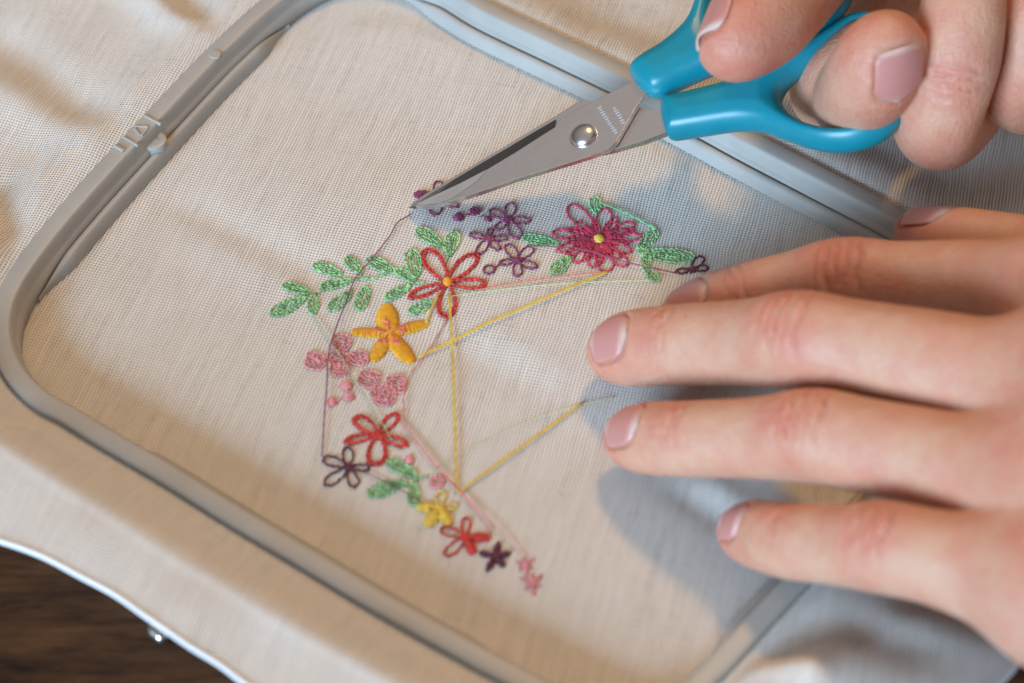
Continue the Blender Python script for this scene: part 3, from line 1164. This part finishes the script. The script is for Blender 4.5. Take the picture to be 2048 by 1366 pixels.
# ------------------------------------------------------------------ hands
class Hand:
    def __init__(self, name, lo, hi, h, label):
        self.name, self.label = name, label
        self.f = Field(lo, hi, h)
        self.fing = self.f.new()
        self.palm = self.f.new()
        self.crease, self.nails, self.flush = [], [], []

    def finger(self, nodes, k=1.0):
        S = self.f.chain(nodes, k)
        self.fing = smin(self.fing, S, 0.5)

    def finish(self, kp=7.0):
        f = self.f
        S = smin(self.palm, self.fing, kp)
        for (J, t, n, w, offs, depth, sig) in self.crease:
            sl, (X, Y, Z) = f.box(J - 13, J + 13)
            b = np.cross(t, n)
            s_ = (X - J[0]) * t[0] + (Y - J[1]) * t[1] + (Z - J[2]) * t[2]
            q = (X - J[0]) * n[0] + (Y - J[1]) * n[1] + (Z - J[2]) * n[2]
            bb = (X - J[0]) * b[0] + (Y - J[1]) * b[1] + (Z - J[2]) * b[2]
            m = smooth01(q / 3.0) * np.exp(-(bb / w) ** 4)
            dd = 0
            for j, o_ in enumerate(offs):
                cur = o_ + np.sign(o_ + 1e-6) * 0.03 * bb * bb * -0.6 + 0.25 * np.sin(bb * 1.1 + j * 2.1)
                dd = dd + np.exp(-((s_ - cur) / sig) ** 2) * (0.6 + 0.4 * ((j * 37) % 10) / 10)
            S[sl] += (depth * m * dd).astype(np.float32)
        S0 = S.copy()
        for (c_, t, n, w, l_) in self.nails:
            sl, (X, Y, Z) = f.box(c_ - 14, c_ + 14)
            b = np.cross(t, n)
            s_ = (X - c_[0]) * t[0] + (Y - c_[1]) * t[1] + (Z - c_[2]) * t[2]
            q = (X - c_[0]) * n[0] + (Y - c_[1]) * n[1] + (Z - c_[2]) * n[2]
            bb = (X - c_[0]) * b[0] + (Y - c_[1]) * b[1] + (Z - c_[2]) * b[2]
            rr = (np.abs(bb) / (w * 0.5 + .25)) ** 3.2 + (np.abs(s_ + .1) / (l_ * 0.5 + .25)) ** 3.2
            m = smooth01((1.25 - rr) / 0.4) * smooth01((q + 4.0) / 2.0)
            S[sl] += (0.62 * m).astype(np.float32)
        V, F = f.mesh(S)
        V = relax(V, F, 2)
        fl = np.zeros(len(V))
        for (c_, r, a) in self.flush:
            fl = np.maximum(fl, a * np.exp(-(np.linalg.norm(V - c_, axis=1) / r) ** 2))
        o = quad_mesh(self.name, V, F, M_SKIN, None, {'flush': fl})
        tag(o, self.label, 'hand')
        for (c_, t, n, w, l_) in self.nails:
            self.nail(o, S0, np.asarray(c_, float), unit(t), unit(n), w, l_)
        self.S = S0
        return o

    def nail(self, parent, S, c_, t, n, w, l_):
        f = self.f
        b = np.cross(t, n)
        nu, nv = 21, 25
        pts, al, uu = [], [], []
        for j in range(nv):
            v = (j / (nv - 1)) ** 1.7
            if v < 0.34: wd = math.sqrt(max(0.0, 1 - ((0.34 - v) / 0.34) ** 2 * 0.93))
            elif v > 0.80: wd = (1 - ((v - 0.80) / 0.20) ** 2.4 * 0.42)
            else: wd = 1
            for i in range(nu):
                u = i / (nu - 1) * 2 - 1
                arc = -0.07 * (u * u) * max(0.0, 2 * v - 1)
                pts.append(c_ + t * l_ * (v - .5 + arc * .9) + b * (w / 2 * u * wd))
                al.append(v); uu.append(u)
        pts, al, uu = np.array(pts), np.array(al), np.array(uu)
        # drop onto the finger
        hi_, lo_ = pts + n * 9, pts - n * 6
        A, B = np.zeros(len(pts)), np.ones(len(pts))
        ts = np.linspace(0, 1, 120)
        hit = np.full(len(pts), .6)
        done = np.zeros(len(pts), bool)
        for tq in ts:
            v = f.sample(S, hi_ + (lo_ - hi_) * tq)
            m = (v < 0) & ~done
            hit[m] = tq; done |= m
        q = hi_ + (lo_ - hi_) * hit[:, None]
        hgt = (q - c_) @ n
        # a smooth arched plate fitted to those heights
        x1 = uu; x2 = al - .5
        A_ = np.c_[np.ones_like(x1), x1, x1 ** 2, x2, x2 ** 2]
        co, *_ = np.linalg.lstsq(A_, hgt, rcond=None)
        hf = A_ @ co
        hf = hf - 0.35 * (1 - smooth01(al / .2)) - 0.22 * np.abs(uu) ** 3 - 0.12 + 0.14 * smooth01((al - .85) / .15)
        V = pts + n * hf[:, None]
        F = [(j * nu + i, j * nu + i + 1, (j + 1) * nu + i + 1, (j + 1) * nu + i) for j in range(nv - 1) for i in range(nu - 1)]
        nrm = np.cross(V[1] - V[0], V[nu] - V[0])
        if nrm @ n < 0: F = [q_[::-1] for q_ in F]
        o = quad_mesh('fingernail', V, F, M_NAIL, parent, {'along': al})
        md = o.modifiers.new('thickness', 'SOLIDIFY')
        md.thickness = 0.35 * MM; md.offset = -1
        return o


CAMDIR = -FWD


def dorsal(t, ref):
    """unit vector closest to ref that is square to t"""
    t = unit(t)
    return unit(ref - t * (ref @ t))


def joint_crease(H, J, prev, nxt, ref, rad, offs, depth=.32, w=5.0, sig=.33):
    t = unit(np.asarray(nxt) - np.asarray(prev))
    n = dorsal(t, np.asarray(ref, float))
    H.crease.append((np.asarray(J, float), t, n, w, offs, depth, sig))


# ---- left hand, lying flat from the right
UPISH = np.array([-0.10, -0.25, 1.0])
A_ = lambda px, py, h, r: np.r_[P(px, py, h), r]
LF = {
    'index': [A_(1368, 648, 7.5, 4.5), A_(1400, 632, 9, 5.9), A_(1480, 607, 11.5, 6.3), A_(1580, 585, 14.5, 6.4), A_(1690, 571, 18, 7.3), A_(1800, 574, 20.5, 7.2), A_(1940, 580, 24, 7.8), A_(2110, 605, 30, 9.2)],
    'middle': [A_(1232, 704, 7.0, 4.7), A_(1262, 697, 8.6, 6.0), A_(1350, 690, 13, 6.4), A_(1470, 686, 19, 6.6), A_(1600, 683, 27, 7.3), A_(1720, 698, 30, 7.2), A_(1860, 726, 33, 7.7), A_(1980, 757, 35, 8.4), A_(2110, 795, 36, 9.6)],
    'ring': [A_(1262, 874, 7.0, 4.4), A_(1292, 877, 8.6, 5.5), A_(1370, 878, 13, 5.75), A_(1490, 877, 18, 6.0), A_(1630, 875, 24, 6.75), A_(1740, 893, 27, 6.8), A_(1870, 922, 30, 7.2), A_(1990, 958, 33, 8.0), A_(2110, 995, 35, 9.4)],
    'pinky': [A_(1486, 1062, 8.5, 3.9), A_(1515, 1068, 10, 5.0), A_(1580, 1082, 15.5, 5.5), A_(1670, 1090, 21, 5.6), A_(1770, 1098, 26, 6.2), A_(1860, 1112, 29, 6.4), A_(1970, 1142, 31, 7.2), A_(2120, 1190, 34, 8.8)],
    'thumb': [A_(1838, 468, 12.5, 4.2), A_(1870, 480, 14, 5.9), A_(1930, 496, 17, 6.5), A_(2010, 516, 20, 7.2), A_(2110, 548, 24, 8.4), A_(2230, 605, 28, 11.0)],
}


def hand_bounds(fd, extra):
    q = np.vstack([np.vstack(v) for v in fd.values()] + [np.array(extra)])
    return (q[:, :3] - q[:, 3:] - 3).min(0), (q[:, :3] + q[:, 3:] + 3).max(0)


LH = Hand('hand', *hand_bounds(LF, [A_(2560, 900, 38, 20), A_(2330, 800, 40, 17)]), 0.42,
          'bare left hand pressing the cloth with spread fingers')
for k_, nd in LF.items():
    LH.finger(nd, 0.6)
wrist_pts = {'index': (2330, 700, 40, 15), 'middle': (2340, 800, 43, 15), 'ring': (2345, 900, 42, 15), 'pinky': (2340, 1020, 37, 14)}
for k_, wp in wrist_pts.items():
    b0 = LF[k_][-1]
    LH.f.cone(LH.palm, b0[:3], P(*wp[:3]), b0[3], wp[3], 9)
for (a, b) in (('index', 'middle'), ('middle', 'ring'), ('ring', 'pinky')):
    LH.f.cone(LH.palm, LF[a][-1][:3] + [3, 0, -2], LF[b][-1][:3] + [3, 0, -2], 8.2, 8.2, 8)
LH.f.cone(LH.palm, LF['thumb'][-1][:3], P(2330, 780, 34), 11, 14, 9)
LH.f.cone(LH.palm, P(2330, 860, 38), P(2700, 900, 38), 20, 19, 10)
LH.f.cone(LH.palm, P(2330, 760, 38), P(2700, 840, 38), 17, 17, 10)
# knuckle pads, creases, blush, nails
for k_, (ip, idp) in {'index': (4, 2), 'middle': (4, 2), 'ring': (4, 2), 'pinky': (4, 2)}.items():
    nd = LF[k_]
    J = nd[ip][:3]
    t = unit(nd[ip + 1][:3] - nd[ip - 1][:3]); n = dorsal(t, UPISH)
    LH.f.ball(LH.fing, J + n * nd[ip][3] * .42, nd[ip][3] * .72, 3.0, (1.35, 1.0, .8), [t, np.cross(t, n), n])
    sc = nd[ip][3] / 7.5
    joint_crease(LH, J + t * .5, nd[ip - 1][:3], nd[ip + 1][:3], UPISH, nd[ip][3], [-3.6 * sc, -1.7 * sc, .2, 2.0 * sc, 4.1 * sc], .8, 5.2 * sc)
    Jd = nd[idp][:3]
    joint_crease(LH, Jd + t * .6, nd[idp - 1][:3], nd[idp + 1][:3], UPISH, nd[idp][3], [-1.2, .3, 1.7], .62, 4.6 * sc)
    LH.flush += [(J + n * 5, 7.5, .6), (Jd + n * 4, 5.0, .45), (nd[0][:3], 7.5, .8), (nd[-1][:3] + n * 8, 14, .25)]
for k_, w_, l_, ref in [('middle', 7.9, 8.0, (-.55, -.22, 1.0)), ('ring', 7.6, 7.8, (-.55, -.16, 1.0)), ('pinky', 6.2, 6.4, (-.55, -.2, 1.0)), ('index', 7.6, 8.2, (-.35, .10, 1.0))]:
    nd = LF[k_]
    tip, d2 = nd[0][:3], nd[2][:3]
    t = unit(tip - d2)
    n = dorsal(t, np.array(ref))
    LH.nails.append((tip + n * nd[0][3] * .9 - t * (l_ * .5 - 1.9), t, n, w_, l_))
nd = LF['thumb']
t = unit(nd[0][:3] - nd[2][:3]); n = dorsal(t, np.array([-.3, .55, 1.0]))
LH.nails.append((nd[0][:3] + n * nd[0][3] * .95 - t * 3.4, t, n, 8.4, 9.6))
LH.flush.append((nd[0][:3], 10, .8))
left = LH.finish(5.0)

# ---- right hand, curled round the scissor handles
RF = {
    'thumb': [A_(1462, 96, 45, 4.8), A_(1478, 78, 45.5, 6.8), A_(1520, 36, 45, 8.4), A_(1570, -24, 43, 8.9), A_(1640, -110, 42, 9.2), A_(1750, -260, 44, 11), A_(1900, -420, 46, 14)],
    'index': [A_(1725, 100, 30, 5.2), A_(1690, 150, 27, 6.2), A_(1664, 178, 21, 6.6), A_(1660, 176, 15.5, 6.8), A_(1720, 100, 15.5, 7.2), A_(1830, -60, 24, 8.5), A_(1930, -220, 34, 10)],
    'middle': [A_(1778, 90, 43, 5.4), A_(1766, 110, 42, 6.9), A_(1744, 150, 37.5, 7.4), A_(1722, 186, 30, 7.4), A_(1712, 200, 22.5, 7.3), A_(1745, 172, 16.5, 7.4), A_(1840, 60, 17, 8.0), A_(1940, -70, 25, 9), A_(2030, -230, 36, 10.5)],
    'ring': [A_(1932, -42, 47, 5.4), A_(1927, 12, 45, 6.8), A_(1912, 110, 39, 7.3), A_(1893, 180, 33, 7.2), A_(1874, 248, 25, 7.3), A_(1905, 235, 18.5, 7.5), A_(1990, 110, 18, 8), A_(2070, -60, 27, 9), A_(2130, -230, 36, 10.5)],
    'pinky': [A_(2088, -30, 44, 4.6), A_(2078, 20, 42, 5.8), A_(2062, 90, 37, 6.2), A_(2042, 165, 29, 6.3), A_(2060, 190, 22, 6.5), A_(2130, 90, 22, 7), A_(2210, -60, 29, 8), A_(2240, -210, 36, 10)],
}
RH = Hand('hand', *hand_bounds(RF, [A_(2150, -560, 52, 17)]), 0.5, 'bare right hand holding the teal scissors by their loops')
for k_, nd in RF.items():
    RH.finger(nd, 0.6)
for (a, b) in (('index', 'middle'), ('middle', 'ring'), ('ring', 'pinky')):
    RH.f.cone(RH.palm, RF[a][-1][:3], RF[b][-1][:3], 10.5, 10.5, 9)
WR = P(2150, -620, 52)
for k_ in ('index', 'middle', 'ring', 'pinky'):
    RH.f.cone(RH.palm, RF[k_][-1][:3], WR, 10.5, 19, 9)
RH.f.cone(RH.palm, RF['thumb'][-1][:3], WR, 13, 18, 9)
camref = CAMDIR
# nails: middle towards the viewer, thumb towards the upper left, ring at its tip
nd = RF['middle']
t = unit(nd[0][:3] - nd[3][:3]); n = dorsal(t, CAMDIR + np.array([.30, .05, 0]))
t = unit(P(1778, 60, 47) - P(1762, 170, 36)); n = dorsal(t, CAMDIR + np.array([.25, .05, 0]))
RH.nails.append((P(1772, 113, 42) + n * 6.4, unit(t), n, 9.2, 10.2))
RH.flush += [(nd[0][:3], 9, .7), (nd[2][:3] + n * 7, 7, .5), (nd[3][:3], 8, .35)]
joint_crease(RH, nd[3][:3], nd[2][:3], nd[4][:3], CAMDIR, 7.6, [-1.4, .4, 2.2], .4)
nd = RF['thumb']
t = unit(nd[0][:3] - nd[2][:3]); n = dorsal(t, np.array([-1.0, .35, .62]))
RH.nails.append((nd[0][:3] + n * 5.0 - t * 3.0, t, n, 10.5, 12.5))
RH.flush += [(nd[0][:3], 11, .7), (nd[2][:3], 10, .5)]
nd = RF['ring']
t = unit(nd[0][:3] - nd[1][:3]); n = dorsal(t, CAMDIR)
RH.nails.append((nd[0][:3] + n * 5.2 - t * 1.5, t, n, 8.8, 9.0))
joint_crease(RH, P(1900, 148, 36), nd[3][:3], nd[1][:3], CAMDIR, 7.3, [-3.2, -1.3, .4, 2.2], .75, 5.0)
RH.flush += [(P(1905, 145, 40), 7, .4), (nd[4][:3], 9, .55), (nd[0][:3], 8, .6)]
nd = RF['pinky']
RH.flush += [(nd[3][:3], 9, .5)]
right = RH.finish(8.0)

# ------------------------------------------------------------------ scissors
S_TIP, S_RIV, S_LOOP = P(820, 413, 1.6), P(1167, 272, 13.5), P(1600, 285, 24.0)
SN = unit(np.cross(S_RIV - S_TIP, S_LOOP - S_TIP))
if SN[2] < 0: SN = -SN
E1 = unit(S_RIV - S_TIP)
E2 = np.cross(SN, E1)


def SP(px, py, off=0.0):
    """pixel -> local (u, v) on the scissor plane"""
    r = ray(px, py)
    o_ = S_TIP + SN * off
    t = ((o_ - CAM) @ SN) / (r @ SN)
    q = CAM + t * r - S_TIP
    return np.array([q @ E1, q @ E2])


def SW(uvw):
    uvw = np.atleast_2d(uvw)
    return S_TIP + uvw[:, :1] * E1 + uvw[:, 1:2] * E2 + uvw[:, 2:3] * SN


scis = empty('scissors')
tag(scis, 'small pointed steel scissors with teal plastic loop handles', 'scissors')


def plate(name, outline, z0, z1, mat, parent, bev=0.12):
    """flat blade part from a local outline"""
    bm = bmesh.new()
    uv = np.array(outline)
    lo = SW(np.c_[uv, np.full(len(uv), z0)]) * MM
    hi = SW(np.c_[uv, np.full(len(uv), z1)]) * MM
    b0 = [bm.verts.new(p) for p in lo]; b1 = [bm.verts.new(p) for p in hi]
    n = len(uv)
    bm.faces.new(list(reversed(b0))); top = bm.faces.new(b1)
    for i in range(n):
        bm.faces.new((b0[i], b0[(i + 1) % n], b1[(i + 1) % n], b1[i]))
    bmesh.ops.recalc_face_normals(bm, faces=bm.faces)
    if bev:
        bmesh.ops.bevel(bm, geom=list(top.edges), offset=bev * MM, segments=2, profile=.6, affect='EDGES')
    me = bpy.data.meshes.new(name)
    bm.to_mesh(me); bm.free()
    me.materials.append(mat)
    o = bpy.data.objects.new(name, me); COL.objects.link(o); o.parent = parent
    return o


# upper blade: flat face plus the hollow-ground strip along its back
face = [(830, 411), (868, 392), (920, 367), (975, 338), (1030, 305), (1080, 273), (1110, 254), (1114, 243), (1172, 209), (1230, 180), (1268, 160),
        (1300, 165), (1300, 178), (1288, 192), (1272, 214), (1250, 252), (1233, 282), (1217, 298), (1180, 312), (1092, 339), (1030, 358), (978, 377), (930, 393), (880, 408), (845, 414)]
blade = plate('blade', [SP(*p, 1.15) for p in face], 0.15, 1.15, M_STEEL, scis, .1)
strip_in = [(830, 411), (868, 392), (920, 367), (975, 338), (1030, 305), (1080, 273), (1110, 254), (1114, 243)]
strip_out = [(817, 415), (860, 388), (910, 358), (965, 325), (1020, 293), (1070, 263), (1103, 244), (1112, 239)]
ui = [SP(*p, 1.1) for p in strip_in]; uo = [SP(*p, .2) for p in strip_out]
Vs = [(*p, 1.02) for p in ui] + [(*p, 0.22) for p in uo] + [(*p, .05) for p in uo] + [(*p, .05) for p in ui]
k = len(ui)
Fs = []
for i in range(k - 1):
    Fs += [(i, i + 1, k + i + 1, k + i), (k + i, k + i + 1, 2 * k + i + 1, 2 * k + i), (2 * k + i, 2 * k + i + 1, 3 * k + i + 1, 3 * k + i)]
Fs += [(0, k, 2 * k, 3 * k), (k - 1, 4 * k - 1, 3 * k - 1, 2 * k - 1)]
mesh_obj('ground_edge', SW(np.array(Vs)), Fs, M_EDGE, blade, smooth=False)
# pale reflection near the point, painted as a brighter tilted facet
fac = [(833, 411), (868, 394), (920, 369), (974, 340), (955, 362), (907, 396), (880, 406), (848, 412)]
uf = [SP(*p, 1.1) for p in fac]
fz = [1.45, 1.42, 1.34, 1.22, 1.17, 1.165, 1.17, 1.3]
mesh_obj('point_reflection', SW(np.array([(*p, z + .02) for p, z in zip(uf, fz)])), [tuple(range(len(fac)))], M_POINT, blade, smooth=False)
# lower blade, seen as a sliver along the back and as the tang going to the lower loop
low = [(819, 414), (850, 393), (900, 363), (957, 328.5), (1012, 296), (1062, 266), (1110, 237), (1155, 209), (1166, 203), (1175, 205), (1215, 215), (1270, 216), (1310, 222),
       (1330, 214), (1345, 216), (1345, 262), (1335, 268), (1290, 285), (1230, 302), (1150, 318), (1050, 340), (930, 385), (850, 412)]
lower = plate('blade', [SP(*p, -.6) for p in low], -1.2, -0.05, M_STEEL, scis, .1)

# rivet
uvr = SP(1167, 272, 1.2)
V, F = [], []
nr, ns = 10, 40
for i in range(nr + 1):
    a = (math.pi / 2) * i / nr
    rr, zz = 2.55 * math.cos(a), 1.1 + 1.55 * math.sin(a)
    for j in range(ns):
        V.append((uvr[0] + rr * math.cos(2 * math.pi * j / ns), uvr[1] + rr * math.sin(2 * math.pi * j / ns), zz))
for i in range(nr):
    for j in range(ns):
        F.append((i * ns + j, i * ns + (j + 1) % ns, (i + 1) * ns + (j + 1) % ns, (i + 1) * ns + j))
mesh_obj('rivet', SW(np.array(V)), F, M_RIVET, scis)

# worn etched marks on the upper blade: two unreadable rows of short strokes
for (a, b, cnt) in (((1197, 213), (1233, 268), 12), ((1227, 214), (1248, 248), 7)):
    for k in range(cnt):
        f0 = (k + .15) / cnt; f1 = (k + .72) / cnt
        pa = SP(a[0] + (b[0] - a[0]) * f0, a[1] + (b[1] - a[1]) * f0, 1.2); pb = SP(a[0] + (b[0] - a[0]) * f1, a[1] + (b[1] - a[1]) * f1, 1.2)
        d = unit(pb - pa); nn = np.array([-d[1], d[0]]) * random.uniform(.28, .5)
        poly = [pa - nn, pb - nn * .5, pb + nn, pa + nn * random.uniform(.3, 1)]
        mesh_obj('etched_mark', SW(np.array([(*p, 1.158) for p in poly])), [(0, 1, 2, 3)], M_MARK, blade, smooth=False)


# handles: rounded extrusions of traced outlines with a finger hole
def poly_sdf(poly, X, Y):
    d = np.full(X.shape, 1e9)
    ins = np.zeros(X.shape, bool)
    N = len(poly)
    for i in range(N):
        a, b = poly[i], poly[(i + 1) % N]
        ex, ey = b - a
        wx, wy = X - a[0], Y - a[1]
        t = np.clip((wx * ex + wy * ey) / (ex * ex + ey * ey + 1e-12), 0, 1)
        d = np.minimum(d, (wx - ex * t) ** 2 + (wy - ey * t) ** 2)
        c1 = (a[1] <= Y) & (b[1] > Y); c2 = (a[1] > Y) & (b[1] <= Y)
        cr = ex * wy - ey * wx
        ins ^= (c1 & (cr > 0)) | (c2 & (cr < 0))
    return np.where(ins, -1, 1) * np.sqrt(d)


def handle(name, outer, hole, thick, label, off=0.0, lift=None):
    O = catmull([SP(*p, off) for p in outer], 6, True)
    Hh = catmull([SP(*p, off) for p in hole], 6, True)
    lo = np.r_[O.min(0) - 2, -thick - 3.0]; hi = np.r_[O.max(0) + 2, thick + 3.0]
    f = Field(lo, hi, .38)
    X, Y = np.meshgrid(f.ax[0], f.ax[1], indexing='ij')
    d2 = np.maximum(poly_sdf(O, X, Y), -poly_sdf(Hh, X, Y))
    z = f.ax[2][None, None, :]
    rd = 1.7
    # the rims are rounded, the shank carries a soft raised spine
    hz = np.minimum(thick, 0.9 + 1.15 * np.sqrt(np.maximum(-d2, 0) + .05))[:, :, None]
    dx = d2[:, :, None] + rd
    dz = np.abs(z - off) - hz + rd * .6
    S = np.minimum(np.maximum(dx, dz), 0) + np.sqrt(np.maximum(dx, 0) ** 2 + np.maximum(dz, 0) ** 2) - rd
    V, F = f.mesh(S.astype(np.float32))
    V = relax(V, F, 3)
    o = quad_mesh(name, SW(V), F, M_TEAL, scis)
    o['label'] = label
    return o


B_out = [(1326, 203), (1324, 232), (1334, 268), (1346, 273), (1400, 265), (1470, 255), (1520, 258), (1565, 273), (1615, 290), (1670, 297), (1725, 290), (1775, 266), (1808, 228),
         (1822, 178), (1822, 120), (1800, 65), (1755, 35), (1705, 38), (1655, 68), (1600, 104), (1540, 138), (1470, 167), (1390, 189), (1345, 199)]
B_hole = [(1564, 192), (1574, 224), (1608, 250), (1660, 264), (1720, 262), (1765, 244), (1795, 206), (1803, 160), (1796, 110), (1768, 72), (1730, 66), (1690, 88), (1640, 122), (1592, 152)]
handle('handle', B_out, B_hole, 3.0, 'larger teal handle loop round the middle finger', -0.5)
A_out = [(1262, 142), (1266, 158), (1284, 180), (1306, 190), (1333, 184), (1375, 163), (1430, 140), (1500, 122), (1570, 108), (1630, 72), (1680, 30), (1710, -25), (1715, -95), (1680, -150),
         (1610, -175), (1530, -160), (1455, -115), (1410, -55), (1394, 0), (1372, 52), (1330, 92), (1285, 120)]
A_hole = [(1428, 72), (1452, 100), (1500, 104), (1560, 84), (1615, 48), (1655, 5), (1676, -45), (1672, -95), (1640, -132), (1590, -142), (1530, -125), (1475, -85), (1440, -30), (1428, 25)]
handle('handle', A_out, A_hole, 3.0, 'smaller teal handle loop round the thumb', 0.8)

# ------------------------------------------------------------------ clamp screw of the hoop glinting under the cloth edge
a, b = P(296, 1253, -6.5), P(333, 1281, -7.0)
V, F = tube(np.array([a + (b - a) * t for t in np.linspace(0, 1, 14)]), np.array([.3, .8, 1.0, 1.1, 1.15, 1.15, 1.15, 1.15, 1.15, 1.15, 1.1, 1.0, .8, .3]), 16)
mesh_obj('clamp_screw', V, F, M_RIVET, hoop)
V, F = tube(np.array([(a + b) / 2 + [0, 0, -.5], (a + b) / 2 + np.array([6, 11, 0.0]), (a + b) / 2 + np.array([11, 21, 1.0])]), 1.6, 10)
mesh_obj('screw_lug', V, F, M_HOOP, hoop)
